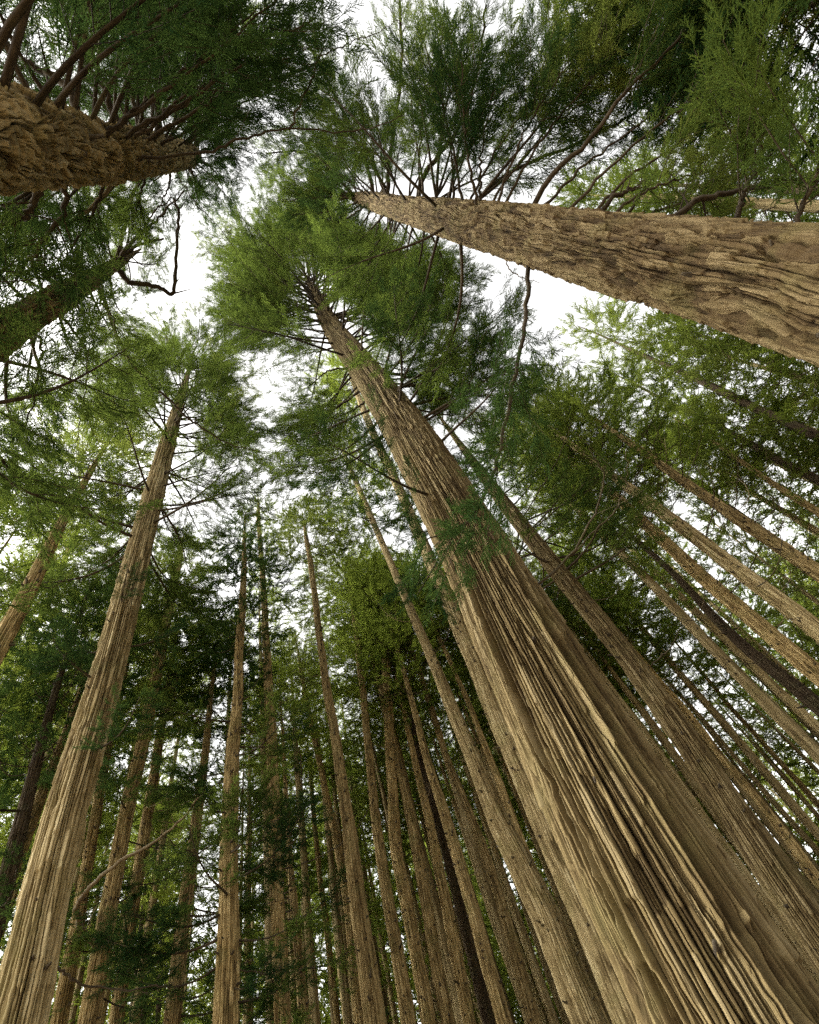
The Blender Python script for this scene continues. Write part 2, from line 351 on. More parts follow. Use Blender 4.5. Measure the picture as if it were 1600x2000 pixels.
# limb templates, 3 m long, shared by the auto-grown limbs of the near trees
LIMBS = []
for i in range(9):
    rng = np.random.default_rng(100 + i); w_ = MB(); f_ = MB()
    dress(w_, f_, limb_curve(3.0, rng), 0.042, 0.008, rng, SPRAY_HI, start=rng.uniform(.22, .38), step=.11, sec=1.0, spray=.42, droop=.22, dens=.92)
    LIMBS.append((w_.mesh('branch', [MB_LIMB]), {m.name: f_.mesh('foliage', [m]) for m in (ML_NEAR, ML_MID, ML_DARK, ML_OLIVE)}))
# dead twig templates, about 1.6 m long, arching up
DEAD = []
for i in range(6):
    rng = np.random.default_rng(300 + i); w_ = MB()
    L = 1.6; t = np.linspace(0, 1, 14); c = rng.uniform(.5, 1.1)
    P = np.stack([L * np.sin(c * t * 1.5) / 1.4, L * .12 * np.sin(3 * t + i), L * (-.12 * np.sin(3.1 * t) + .75 * c * t ** 2.2)], 1)
    tube(w_, P, np.linspace(.016, .004, 14), 5)
    for k in range(rng.integers(1, 5)):
        a = rng.integers(4, 12); v = rng.normal(size=3) * np.array([.5, .8, .3]) + [.5, 0, .45]; l = rng.uniform(.25, .7); tt = np.linspace(0, 1, 7)[:, None]
        tube(w_, P[a] + v * l * tt + np.array([0, 0, .4 * l]) * tt ** 2, np.linspace(.008, .003, 7), 4)
    DEAD.append({m.name: w_.mesh('dead_branch', [m]) for m in (MB_DEAD, MB_TWIG)})

# whole crowns (limbs and foliage) for the trees farther off: 16 m tall, about 2.6 m radius
def make_crown(seed, lib, leaf, nl=80, Hc=16.0, Rc=2.8, step=.25, sec=1.05, spray=.68, gap=0.22, low=1.0):
    rng = np.random.default_rng(seed); mb = MB(); a = rng.uniform(0, 6)
    for k in range(nl):
        f = (k + rng.random()) / nl; z = Hc * f * .97; a += 2.4 + rng.normal() * .4
        prof = (0.35 * low + 0.65 * min(1, f / .22)) * (1 - max(0, f - .25) / .75) ** .8 + .10
        L = Rc * prof * rng.uniform(.6, 1.2)
        if rng.random() < gap: L *= .35
        C = limb_curve(L, rng, 8, sag=.12, lift=.15 + .25 * f); ca, sa = math.cos(a), math.sin(a)
        pit = rng.uniform(-.25, .15) + f * .45; C = np.stack([C[:, 0] * ca - C[:, 1] * sa, C[:, 0] * sa + C[:, 1] * ca, C[:, 2] + C[:, 0] * pit + z], 1)
        dress(mb, mb, C, .03 * (1.1 - f), .006, rng, lib, start=.18 if f > .3 else .35, step=step, sec=sec * min(1, L / 2 + .3), spray=spray, droop=.25, dens=.9, mw=0, mf=1, k=4)
    return mb.mesh('crown', [MB_TWIG, leaf])
CROWN_MID = [make_crown(500 + i, SPRAY_MID, ML_MID, nl=44 + 5 * i, Rc=3.0) for i in range(5)]
CROWN_OLIVE = [make_crown(520 + i, SPRAY_MID, ML_OLIVE, nl=56, Rc=3.0) for i in range(2)]
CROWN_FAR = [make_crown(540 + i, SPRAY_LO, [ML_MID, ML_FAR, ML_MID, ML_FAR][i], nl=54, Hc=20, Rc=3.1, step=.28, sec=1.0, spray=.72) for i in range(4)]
CROWN_DARK = [make_crown(560 + i, SPRAY_MID, ML_DARK, nl=62, Rc=2.8, step=.25) for i in range(2)]

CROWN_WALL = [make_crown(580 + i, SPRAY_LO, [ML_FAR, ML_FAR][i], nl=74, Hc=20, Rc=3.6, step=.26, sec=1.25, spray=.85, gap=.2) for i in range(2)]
# openings of sky between the crowns (photo pixels): limbs are not grown into them
GAPS = [(350,500,85),(430,350,36),(540,735,44),(515,685,26),(290,565,45),(335,590,45),(700,110,62),(640,15,55),(500,225,40),(1210,310,95),(1110,370,60),(1290,380,55),
        (1545,290,50),(1560,400,55),(965,560,45),(1065,555,34),(1160,640,38),(890,860,34),(975,950,34),(180,860,52),(1590,60,35),(850,345,35),(930,290,35),(1480,770,30),(1270,670,30),(540,795,34),(700,1000,28)]
# upper stems that stay visible: no limb is grown in front of them
CLEAR = [(640,625,38),(690,700,40),(612,565,28),(720,390,36),(780,402,36),(850,412,34),(730,790,40),(60,620,42),(150,560,40),(225,510,34),(330,850,26),(310,920,26),(760,840,40)]
def in_view(A, d, L):
    for f in (.45, .65, .85, 1.0):
        x, y = proj(A + d * L * f)
        if any((x - a) ** 2 + (y - b) ** 2 < (1.7 * c) ** 2 for a, b, c in CLEAR): return True
    return False
def in_gap(P, grow=0.0):
    x, y = proj(P)
    return any((x - a) ** 2 + (y - b) ** 2 < (c + grow) ** 2 for a, b, c in GAPS)

# ------------------------------------------------------------------ trunks
TREES = {}
def trace(pts, dia, H):
    """centre-line and radii of a real stem from where the photograph shows it: the first point fixes its
       distance (through its diameter), the others its lean and taper"""
    pts = [tuple(map(float, p)) for p in pts]
    P = np.array([p[:2] for p in pts]); dv = P[-1] - P[0]; Ld = np.linalg.norm(dv); cs = max(abs(dv)) / Ld
    nrm = np.array([-dv[1], dv[0]]) / Ld
    def ang(p, w):
        h = w * cs / 2; a = ray(*(np.array(p) + nrm * h)); b = ray(*(np.array(p) - nrm * h)); return math.acos(np.clip(a @ b, -1, 1))
    d0 = ray(*pts[0][:2]); sl = dia / ang(pts[0][:2], pts[0][2]); P0 = CAM + d0 * sl
    out = [P0]; rad = [dia / 2]
    for p in pts[1:]:
        d = ray(*p[:2]); hx = d[:2]; t = (P0[:2] - CAM[:2]) @ hx / (hx @ hx); q = CAM + d * t
        q_prev = out[-1]
        out.append(q); rad.append(min(rad[-1] * 1.0, ang(p[:2], p[2]) * np.linalg.norm(q - CAM) / 2))
    out = np.array(out); rad = np.array(rad)
    o_ = np.argsort(out[:, 2]); out = out[o_]; rad = np.sort(rad)[::-1]
    lean = (out[-1] - out[0]) / max(.5, out[-1, 2] - out[0, 2])
    lean[:2] = np.clip(lean[:2], -.12, .12)
    base = out[0] - lean * (out[0, 2] / max(lean[2], .5)); base[2] = 0
    slope = (rad[0] - rad[-1]) / max(1, out[-1, 2] - out[0, 2])
    rb = rad[0] + min(.02, max(.004, slope)) * out[0, 2] * .8
    H = max(H, out[-1, 2] + 2.5)
    top = out[-1] + lean * (H - out[-1, 2]) * .6; top[2] = H
    C = np.vstack([base, out, top]); r = np.concatenate([[rb], rad, [0.02]])
    return C, r

def build_trunk(key, name, pts, dia, H, label, material, detail=None, k=72, dz=0.14, group=None, stubs=0, seams=None, zfine=None, moss=None, dark=False):
    C, r = trace(pts, dia, H); seed = sum(map(ord, key)) * 7 + len(pts); rng = np.random.default_rng(seed)
    root = tree_root(name, tuple(C[0]), label, group)
    zt = C[-1, 2]; zf = zfine or zt
    zz = [0.0]
    while zz[-1] < zt: zz.append(zz[-1] + (dz if zz[-1] < zf else dz * (1 + (zz[-1] - zf) * .12)))
    zz = np.array(zz); zz[-1] = zt
    cx = np.interp(zz, C[:, 2], C[:, 0]); cy = np.interp(zz, C[:, 2], C[:, 1]); rr_ = np.interp(zz, C[:, 2], r)
    ker = max(1, int(1.2 / dz)); 
    if ker > 1 and len(zz) > 3 * ker:
        kk = np.ones(2 * ker + 1) / (2 * ker + 1)
        sm = lambda a: np.convolve(np.pad(a, ker, mode='reflect', reflect_type='odd'), kk, mode='valid')
        cx, cy, rr_ = sm(cx), sm(cy), np.maximum(.012, sm(rr_))
    if detail is None or dia < .6:
        cx = cx + .022 * np.sin(zz * .55 + seed) * np.clip(zz / 6, 0, 1) + .010 * np.sin(zz * 1.7 + seed * 2); cy = cy + .022 * np.sin(zz * .47 + seed * 3) * np.clip(zz / 6, 0, 1)
    cx = cx - C[0, 0]; cy = cy - C[0, 1]
    rr_ = rr_ * (1 + .45 * np.exp(-zz / .5))                       # root flare
    face = math.atan2(-C[1, 1], -C[1, 0])
    tq = (np.arange(k) / k) * 2 - 1; th = face + math.pi * tq * (.58 + .42 * tq ** 2)      # finer mesh on the side that is seen
    U, S = np.meshgrid(th / (2 * math.pi), zz)
    circ = 2 * math.pi * r[1]
    disp = np.zeros(U.shape)
    ww = np.clip(rr_ / r[1], .25, 1)[:, None]
    if detail: disp = detail(U, S, circ, seed) * ww
    else: disp = ww * (bark_fibre(U, S, circ, seed, cell=.10, amp=.50, lng=.9) )
    tone = TONE[0]
    disp += ww * r[1] * .10 * (vn(U * 4, S * .22, 4, seed + 31) - .5)
    rel = (th[None] - face + math.pi) % (2 * math.pi) - math.pi
    for sm_ in (seams or []):                                       # deep seams between the ribs of the stem
        zc, sc_ = zip(*sm_['path']); sx = np.interp(zz, zc, sc_)
        wob = .05 * (vn(zz * 0 + .5, zz * .9, 4, seed + 51) - .5) + .025 * (vn(zz * 0 + .5, zz * 3.1, 4, seed + 52) - .5)
        c_ = np.arcsin(np.clip(sx, -.97, .97))[:, None] + wob[:, None]
        fade = np.clip((zz - sm_['z0']) / .8, 0, 1) * np.clip((sm_['z1'] - zz) / 2.0, 0, 1)
        dd = np.abs(rel - c_) / sm_['w']
        disp += fade[:, None] * (-sm_['d'] * np.exp(-dd ** 1.5) + sm_['d'] * .35 * np.exp(-((dd - 2.2) / 1.2) ** 2))
    Rr = rr_[:, None] + disp
    V = np.stack([cx[:, None] + Rr * np.cos(th), cy[:, None] + Rr * np.sin(th), np.repeat(zz[:, None], k, 1)], -1)
    rb = np.full_like(zz, r[1])[:, None]
    B = np.stack([rb * np.cos(th) * np.ones_like(Rr), rb * np.sin(th) * np.ones_like(Rr), S], -1)
    mb = MB(); mb.add(V, grid_quads(len(zz), k), 0, B, True, tone)
    for q in range(stubs):                                          # short broken branch stubs
        z = rng.uniform(1.5, zt * .75); a = face + rng.normal() * .9; rz = np.interp(z, zz, rr_)
        p = np.array([np.interp(z, zz, cx), np.interp(z, zz, cy), z]); d = np.array([math.cos(a), math.sin(a), rng.uniform(.0, .5)])
        L = rng.uniform(.03, .10) * (1 + 1.5 * (rng.random() < .05)); rs = rng.uniform(.012, .028)
        tube(mb, np.stack([p + d * (rz * .93), p + d * (rz + L * .5), p + d * (rz + L), p + d * (rz + L + .002)]), [rs * 1.6, rs, rs * .8, .001], 6, 1)
    me = mb.mesh('trunk', [material, MB_TWIG])
    link('trunk', me, root)
    TREES[key] = dict(root=root, C=C, r=r, H=zt, face=face, zz=zz, cx=cx, cy=cy, rr=rr_, rng=rng)
    return TREES[key]

def axis(T, z):
    return np.array([np.interp(z, T['zz'], T['cx']) + T['C'][0, 0], np.interp(z, T['zz'], T['cy']) + T['C'][0, 1], z])
def rad(T, z): return float(np.interp(z, T['zz'], T['rr']))
def hit(T, px, py):
    """height on the stem where pixel (px,py) looks at it"""
    d = ray(px, py); zs = np.linspace(1, T['H'], 900); A = np.array([axis(T, z) for z in zs]); v = A - CAM
    dist = np.linalg.norm(np.cross(v, d), axis=1) ; return float(zs[np.argmin(dist)])

def grow_limbs(key, n, z0, z1, L0, L1, leaf, pit=(-.15, .3), az=None, sp=.7, gapcheck=True, seed=0, thick=1.0):
    T = TREES[key]; rng = np.random.default_rng(900 + seed + sum(map(ord, key))); a = rng.uniform(0, 6); c = 0; tries = 0
    while c < n and tries < n * 12:
        tries += 1
        f = (c + rng.random()) / n; z = z0 + (z1 - z0) * f; a += 2.4 + rng.normal() * .5
        if az is not None: a = R_(rng.uniform(*az))
        L = (L0 + (L1 - L0) * f ** 1.0) * rng.uniform(1 - .35 * sp, 1 + .3 * sp); p = rng.uniform(*pit) + .2 * f
        d = np.array([math.cos(a) * math.cos(p), math.sin(a) * math.cos(p), math.sin(p)]); A = axis(T, z)
        if gapcheck and (in_gap(A + d * L, 22) or in_gap(A + d * L * .8, 16) or in_gap(A + d * L * .6, 10) or in_gap(A + d * L * .4) or (T['face'] != 9 and in_view(A, d, L))): 
            if tries % 3 == 0: c += .34
            continue
        if key in ('W', 'V') and gapcheck:
            tx, ty = proj(A + d * (L + .5))
            if (tx > 360 and ty > 230) or (tx > 520 and ty > 90): 
                if tries % 3 == 0: c += .2
                continue
        w_, fo = LIMBS[rng.integers(0, len(LIMBS))]; s = L / 3.0
        o = link('branch', w_, T['root'], tuple(A + d * rad(T, z) * .3 - T['C'][0]))
        o.rotation_euler = (rng.uniform(-.5, .5), -p, a); o.scale = (s, (s * .5 + .5) * rng.choice([-1, 1]), (s * .5 + .5))
        l2 = link('foliage', fo[leaf.name], o)
        c += 1

def limb(key, pts, rise, r0, r1, material=None, leaf=None, name='branch', steps=26, foliage=None, z_start=None, wob=0.035, lib=None, twigs=0, fork=None):
    """a limb the photograph shows: leaves the stem at the first pixel, its height then changes by `rise`"""
    T = TREES[key]; z0 = hit(T, *pts[0]) if z_start is None else z_start
    rng = np.random.default_rng(int(abs(pts[0][0] * 31 + pts[-1][1] * 17 + pts[-1][0])))
    P = []; n = len(pts); acc = [0.0]
    for i in range(1, n): acc.append(acc[-1] + math.dist(pts[i], pts[i - 1]))
    for i, p in enumerate(pts):
        z = z0 + rise * (acc[i] / acc[-1]); d = ray(*p); P.append(CAM + d * ((z - CAM[2]) / d[2]))
    A = axis(T, z0)
    if fork is None:
        dirn = P[1] - A; dirn[2] *= .3; dirn /= np.linalg.norm(dirn); P[0] = A + dirn * rad(T, z0) * .55
    Cc = spline(P, steps)
    Cc[1:-1] += rng.normal(size=(steps - 2, 3)) * wob * .5
    Cc -= T['C'][0]
    w_ = MB(); f_ = MB()
    if foliage:
        dress(w_, f_, Cc, r0, r1, rng, lib or SPRAY_HI, k=8, **foliage)
    else:
        tube(w_, Cc, np.linspace(r0, r1, steps), 8)
    for q in range(twigs):
        i = rng.integers(4, steps - 2); tg = Cc[i + 1] - Cc[i - 1]; tg /= np.linalg.norm(tg)
        v = tg * .7 + rng.normal(size=3) * .6; l = rng.uniform(.2, .7); tt = np.linspace(0, 1, 8)[:, None]
        tube(w_, Cc[i] + v * l * tt + np.array([0, 0, .25 * l]) * tt ** 2, np.linspace(max(.004, r1 * .8), .0025, 8), 4)
    o = link(name, w_.mesh(name, [material or MB_LIMB]), T['root'])
    if f_.n: link('foliage', f_.mesh('foliage', [leaf or ML_NEAR]), o)
    return Cc + T['C'][0]

def crown(key, lib, zb, Rs=1.0, zt=None, which=None):
    T = TREES[key]; rng = T['rng']; me = lib[which if which is not None else rng.integers(0, len(lib))]
    hc = 20.0 if me in CROWN_FAR else 16.0
    zt = zt or T['H']; A = axis(T, zb) - T['C'][0]; B = axis(T, min(zt, T['H'])) - T['C'][0]
    o = link('crown', me, T['root'], tuple(A)); lean = (B - A) / (zt - zb)
    o.rotation_euler = (0, 0, rng.uniform(0, 6.28)); s = (zt - zb) / hc; o.scale = (Rs, Rs, s * 1.0)
    return o

def dead(key, n, z0, z1, m=None, smin=.6, smax=1.3, face=True):
    T = TREES[key]; rng = T['rng']
    for i in range(n):
        z = rng.uniform(z0, z1); a = T['face'] + (rng.choice([-1, 1]) * rng.uniform(.5, 1.9) if face else rng.uniform(0, 6.28)); A = axis(T, z) - T['C'][0]
        mm = m or (MB_TWIG if rng.random() < .6 else MB_DEAD)
        o = link('dead_branch', DEAD[rng.integers(0, len(DEAD))][mm.name], T['root'], tuple(A + np.array([math.cos(a), math.sin(a), 0]) * rad(T, z) * .8))
        s = rng.uniform(smin, smax); o.scale = (s, s, s); o.rotation_euler = (rng.normal() * .3, rng.uniform(-.25, .25), a)

# ---- the big near trees
Zd = lambda u, s, c, sd: bark_fibre(u, s, c, sd, cell=.092, amp=1.15, lng=2.0, curl=.8)
build_trunk('Z', 'cedar_tree', [(1392,1920,372),(1165,1520,276),(1056,1320,217),(920,1060,146),(807,860,110),(697,700,60),(645,640,46),(618,575,26)], 1.5, 52,
    'massive furrowed reddish brown trunk rising diagonally through the middle, broadest in the photo', MB_FURROW, Zd, k=1800, dz=.026, zfine=9, stubs=16,
    seams=[dict(path=[(0, -.52), (5, -.58), (8, -.5), (12, -.4)], d=.15, w=.045, z0=1, z1=9.5), dict(path=[(0, .55), (5, .57), (8, .62), (11, .78)], d=.20, w=.05, z0=1, z1=11),
           dict(path=[(0, .1), (5, .08), (9, .12)], d=.06, w=.03, z0=3, z1=9)])
Yd = lambda u, s, c, sd: bark_plates(u, s, c, sd, cu=.095, cs=.62, amp=.85)
build_trunk('Y', 'cedar_tree', [(1600,575,262),(1400,535,210),(1200,498,165),(1000,455,112),(800,412,58),(700,386,30)], 1.1, 38,
    'thick trunk in flaking plated bark reaching in from the upper right edge', MB_PLATE, Yd, k=720, dz=.016, zfine=10, stubs=10)
Wd = lambda u, s, c, sd: bark_plates(u, s, c, sd, cu=.13, cs=.42, amp=1.05, rough=1.2) + .04 * (vn(u * 9, s * 2.5, 9, sd + 77) - .5)
build_trunk('W', 'cedar_tree', [(0,265,190),(120,285,150),(200,297,126),(300,300,86),(370,303,62)], .85, 31,
    'knobbly scaly trunk entering from the upper left corner under spreading limbs', MB_SCALY, Wd, k=520, dz=.016, zfine=14, stubs=14)
build_trunk('V', 'cedar_tree', [(0,650,100),(90,597,76),(180,545,48),(235,510,26)], .6, 25,
    'half hidden shaded trunk on the left edge below the knobbly one, hung with twisted branches', MB_FURROW, lambda u, s, c, sd: bark_plates(u, s, c, sd, cu=.09, cs=.3, amp=.9), k=240, dz=.03, stubs=10)
Ad = lambda u, s, c, sd: bark_fibre(u, s, c, sd, cell=.105, amp=.85, lng=1.9)
build_trunk('A', 'cedar_tree', [(36,2000,112),(105,1670,92),(195,1370,72),(250,1160,60),(296,980,48),(329,860,35)], .72, 40,
    'stout pale tan trunk with one long seam, leaning in from the lower left corner', MB_PALE, Ad, k=520, dz=.035, zfine=14, stubs=30,
    seams=[dict(path=[(0, .02), (4, .05), (8, .1), (14, .0)], d=.06, w=.10, z0=.5, z1=18)])
build_trunk('T', 'cedar_tree', [(1565,1790,92),(1378,1500,66),(1238,1300,54),(1100,1130,45),(975,970,34)], .72, 33,
    'straight brown trunk standing close along the right side of the massive furrowed one', MB_FURROW, lambda u, s, c, sd: bark_fibre(u, s, c, sd, cell=.10, amp=.75, lng=1.1), k=360, dz=.035, zfine=16, stubs=40)

# ---- the slimmer stems the photograph shows, left to right
SLIM = [
 # key, points (x, y, width), diameter, height, label, material
 ('Bb',[(115,2000,34),(187,1595,22),(205,1500,18)],.42,26,'slim brown trunk close behind the stout pale leaning one, at its right edge',0),
 ('Cc',[(172,2000,42),(215,1770,44),(240,1620,30),(286,1420,27),(325,1210,22),(350,1090,14)],.50,29,'brown trunk to the right of the stout pale leaning one, above the forked dead limb',0),
 ('Dd',[(228,2000,30),(255,1795,28),(316,1420,17),(330,1330,14)],.42,28,'straight thin trunk right of the one bearing the forked dead limb',0),
 ('Ee',[(338,1985,34),(352,1850,30),(395,1520,18)],.45,24,'short visible length of trunk at the bottom edge left of the dark banded one',0),
 ('Ff',[(440,2000,50),(445,1720,38),(452,1520,30),(466,1370,20),(467,1250,17),(476,1120,12)],.50,27,'brown trunk with whorls of low green boughs and a broken band',0),
 ('Gg',[(553,1990,33),(540,1720,33),(533,1520,27),(525,1345,19),(522,1285,16),(505,1000,8)],.44,27,'upright pale brown trunk with two bare arching branches to its right',0),
 ('Hh',[(594,2000,22),(575,1770,17),(570,1700,12)],.34,24,'thin trunk tucked behind the upright pale brown one with arching branches',0),
 ('Jj',[(658,1982,13),(626,1720,12),(605,1500,8)],.30,26,'very thin distant stem in the green gap between the pale upright trunks',0),
 ('Ia',[(700,1965,24),(679,1755,20),(630,1510,12),(588,1317,8)],.42,29,'narrow trunk just left of the thicker brown one in the lower centre',0),
 ('Ii',[(735,1995,46),(725,1930,42),(664,1510,22),(638,1335,16),(600,1060,10)],.55,31,'thick brown trunk at the lower centre, left end of the crowded row',0),
 ('Ka',[(800,2000,30),(780,1895,27),(742,1668,21),(714,1405,14),(685,1128,11)],.46,30,'brown trunk second in the crowded row, thinning upward to twin tops',0),
 ('Kb',[(836,2000,30),(819,1895,28),(775,1668,24),(747,1206,20),(729,1169,17)],.48,31,'straight trunk third in the crowded row, its top emerging from dark foliage',0),
 ('Kc',[(875,2000,28),(854,1895,27),(815,1650,21),(773,1475,14),(740,1330,10)],.44,30,'trunk left of the dark one, fourth in the crowded row',0),
 ('Ke',[(801,1737,7),(775,1600,5)],.20,26,'pole thin pale stem between the third and fourth trunks of the row',1),
 ('La',[(914,1975,27),(882,1825,25),(838,1600,18)],.44,28,'trunk hard against the left side of the blackish one',0),
 ('Lb',[(955,1995,26),(913,1825,25),(868,1650,24),(826,1510,22),(807,1405,14),(770,1280,9)],.44,28,'blackish brown trunk, darkest in the crowded row',2),
 ('Lc',[(985,2000,32),(938,1825,29),(889,1650,24),(830,1475,15),(795,1330,10)],.46,30,'mossy light brown trunk touching the blackish one on its right',0),
 ('Mm',[(1045,2000,29),(997,1825,24),(941,1650,20),(871,1475,13),(840,1370,11),(790,1230,8)],.44,31,'slender trunk between the mossy light brown one and the thick reddish one',0),
 ('Nn',[(1150,2000,75),(1040,1720,66),(990,1650,54),(938,1510,37),(892,1405,29),(850,1300,22),(779,1137,15),(710,975,12),(676,894,8)],.72,36,'tall reddish trunk left of the massive furrowed one, visible far up to open sky',1),
 ('Oo',[(1175,2000,30),(1032,1685,22),(997,1580,18),(955,1475,14),(913,1370,11),(841,1206,7)],.42,30,'slim trunk squeezed between the tall reddish trunk and the massive furrowed one',0),
 ('Pp',[(1228,2000,20),(1100,1720,16),(1025,1580,13),(980,1475,12),(931,1335,10),(857,1175,7)],.36,31,'thinnest trunk beside the left edge of the massive furrowed one',0),
 ('Zz',[(800,1000,22),(745,880,18),(705,790,13),(690,745,8)],.50,35,'pale strip of trunk peeping out behind the left edge of the massive furrowed one',1),
 ('Ua',[(1586,1710,30),(1529,1620,25),(1427,1500,20),(1358,1410,17),(1259,1296,12)],.44,29,'thin mossy trunk right of the straight brown one, dotted with stubs',0),
 ('Ub',[(1590,1655,17),(1454,1500,13),(1376,1410,11),(1190,1206,9)],.32,29,'thin pale stem running alongside the mossy stub dotted trunk',1),
 ('Uc',[(1589,1560,16),(1499,1461,13),(1430,1386,12),(1370,1311,10)],.34,28,'thin brown stem beyond the pale pair on the right, crossed by curling dead twigs',0),
 ('Ud',[(1597,1592,9),(1550,1536,7),(1480,1455,5)],.24,26,'short pale length of stem at the lower right edge',1),
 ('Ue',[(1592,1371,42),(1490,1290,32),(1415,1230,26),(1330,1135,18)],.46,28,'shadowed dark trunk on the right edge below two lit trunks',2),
 ('Sb',[(1585,1308,48),(1400,1150,38),(1290,1050,31),(1200,970,25),(1150,930,20)],.52,31,'brown trunk on the right studded with stubs, just below the smooth pale one',0),
 ('Sa',[(1600,1232,46),(1400,1083,38),(1300,1005,32),(1190,925,22)],.50,31,'smooth pale greenish trunk slanting out of the right edge between two stubby ones',1),
 ('Sc',[(1600,1120,38),(1440,1010,30),(1350,950,24),(1250,880,17)],.46,31,'rough brown trunk above the smooth pale one on the right edge',0),
 ('Sd',[(1600,1000,19),(1500,940,14),(1400,868,9)],.34,29,'uppermost thin stem on the right edge, half lost in foliage',0),
 ('Aa',[(0,1250,46),(70,1130,35),(140,985,20),(205,870,9)],.46,26,'brown trunk high on the left edge running up to a bare forked top',0),
 ('Ab',[(60,1245,14),(100,1165,14),(143,1050,13)],.32,25,'thin stem between the left edge trunk and the stout pale leaning one',0),
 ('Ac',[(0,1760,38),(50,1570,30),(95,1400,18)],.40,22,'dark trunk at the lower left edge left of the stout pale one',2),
 ('Ad',[(6,1745,34),(80,1560,24),(120,1450,14)],.42,25,'tan trunk half hidden by the left edge of the stout pale one',0),
 ('Qa',[(271,1870,9),(278,1780,8),(300,1600,5)],.30,24,'far thin stem left of a bright gap low on the left',2),
 ('Qb',[(289,1870,10),(293,1790,9),(312,1600,6)],.30,24,'far thin stem in the middle of a bright gap low on the left',2),
 ('Qc',[(316,1870,9),(320,1790,8),(332,1600,6)],.30,24,'far thin stem right of a bright gap low on the left',2),
]
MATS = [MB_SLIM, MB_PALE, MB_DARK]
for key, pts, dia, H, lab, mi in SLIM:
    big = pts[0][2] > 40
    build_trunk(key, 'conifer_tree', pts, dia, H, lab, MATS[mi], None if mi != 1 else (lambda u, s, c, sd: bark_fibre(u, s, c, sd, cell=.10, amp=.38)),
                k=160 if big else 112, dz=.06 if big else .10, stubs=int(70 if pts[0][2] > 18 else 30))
    T = TREES[key]; zl = max(T['C'][-2, 2], T['H'] * .45)
    lib = CROWN_MID if T['rng'].random() < .75 else CROWN_OLIVE
    if key in ('Ac', 'Ff', 'Ee'): lib = CROWN_DARK
    zb = {'Ff': 17, 'Gg': 22, 'Ee': 18, 'Ac': 13, 'Cc': 20, 'Nn': 24, 'Bb': 18, 'Dd': 20, 'Hh': 18, 'Ad': 16, 'Aa': 21}.get(key, max(zl - 2.0, 18.5))
    crown(key, lib, zb, Rs=T['rng'].uniform(.8, 1.1) * (.75 if key in ('Ff', 'Gg', 'Ee', 'Ac', 'Hh', 'Ii') else 1))
    dead(key, 3 if mi == 2 else 5, max(3, zb - 9), zb + 1)

# ---- limbs of the right hand tree, as the photograph shows them
FOL = dict(start=.33, step=.075, sec=1.1, spray=.43, droop=.2, dens=.95)
SPARSE = dict(start=.3, step=.22, sec=.7, spray=.36, droop=.15, dens=.75)
limb('Y', [(812,378),(830,340),(875,280),(900,240),(920,185),(940,100),(950,10)], .8, .085, .03, foliage=FOL)
limb('Y', [(835,380),(900,310),(960,230),(1020,160),(1060,90)], .8, .04, .012, foliage=FOL)
limb('Y', [(850,385),(900,352),(940,315),(965,295)], .3, .03, .01, foliage=SPARSE)
limb('Y', [(890,395),(1000,335),(1150,270),(1230,225),(1290,185),(1360,120),(1440,70)], .6, .05, .012, foliage=FOL)
limb('Y', [(1020,410),(1080,340),(1140,285),(1180,235),(1225,175),(1290,110),(1350,55),(1357,35),(1330,12)], .7, .055, .012, foliage=dict(FOL, start=.55))
limb('Y', [(1140,425),(1200,385),(1240,368),(1264,353)], .15, .045, .016, twigs=5, name='branch')
limb('Y', [(1190,430),(1250,380),(1275,350)], .2, .022, .008, foliage=SPARSE)
limb('Y', [(1280,440),(1350,400),(1450,370),(1545,335)], .15, .05, .022, twigs=6)
limb('Y', [(1400,470),(1450,395),(1480,300),(1500,200)], .5, .04, .012, foliage=dict(FOL, start=.3))
limb('Y', [(1028,500),(1030,575),(1022,650),(1000,760),(985,835),(970,900),(952,955),(922,1008),(880,1042),(832,1055)], -5.6, .045, .008, material=MB_TWIG, leaf=ML_DARK, steps=44,
     foliage=dict(start=.22, step=.10, sec=.80, spray=.38, droop=.35, dens=.9))
limb('Y', [(950,475),(1000,530),(1054,552)], .1, .02, .006, twigs=4, material=MB_DEAD)
limb('Y', [(755,392),(760,320),(770,250),(785,125),(780,-10)], .6, .09, .045, foliage=dict(FOL, start=.5, dens=.6))
limb('Y', [(735,390),(715,320),(685,250),(645,165),(620,115),(575,50)], .5, .09, .03, foliage=FOL)
limb('Y', [(690,384),(660,345),(625,310),(575,295),(520,300)], .3, .09, .03, foliage=dict(FOL, start=.4))
limb('Y', [(700,390),(600,395),(530,385)], .3, .04, .01, foliage=FOL)
limb('Y', [(1500,500),(1560,420),(1600,330),(1640,240)], .4, .035, .012, foliage=FOL)
for q, (a, b) in enumerate([((860,390),(1060,60)), ((900,400),(1180,60)), ((960,420),(1260,40)), ((1010,425),(1420,130)), ((1100,440),(1440,210)), ((1150,440),(1400,330)), ((820,385),(860,60)), ((960,410),(1110,120)),
                           ((1060,430),(1500,90)), ((930,400),(1180,160)), ((1210,450),(1420,385))]):
    m1 = (a[0] * .6 + b[0] * .4 + 12 * math.sin(q * 5), a[1] * .6 + b[1] * .4 - 15); 
    limb('Y', [a, m1, b], .9 + .2 * (q % 3), .035, .01, foliage=dict(FOL, start=.50, sec=1.1, spray=.45), leaf=[ML_NEAR, ML_OLIVE, ML_OLIVE, ML_DARK][q % 4])
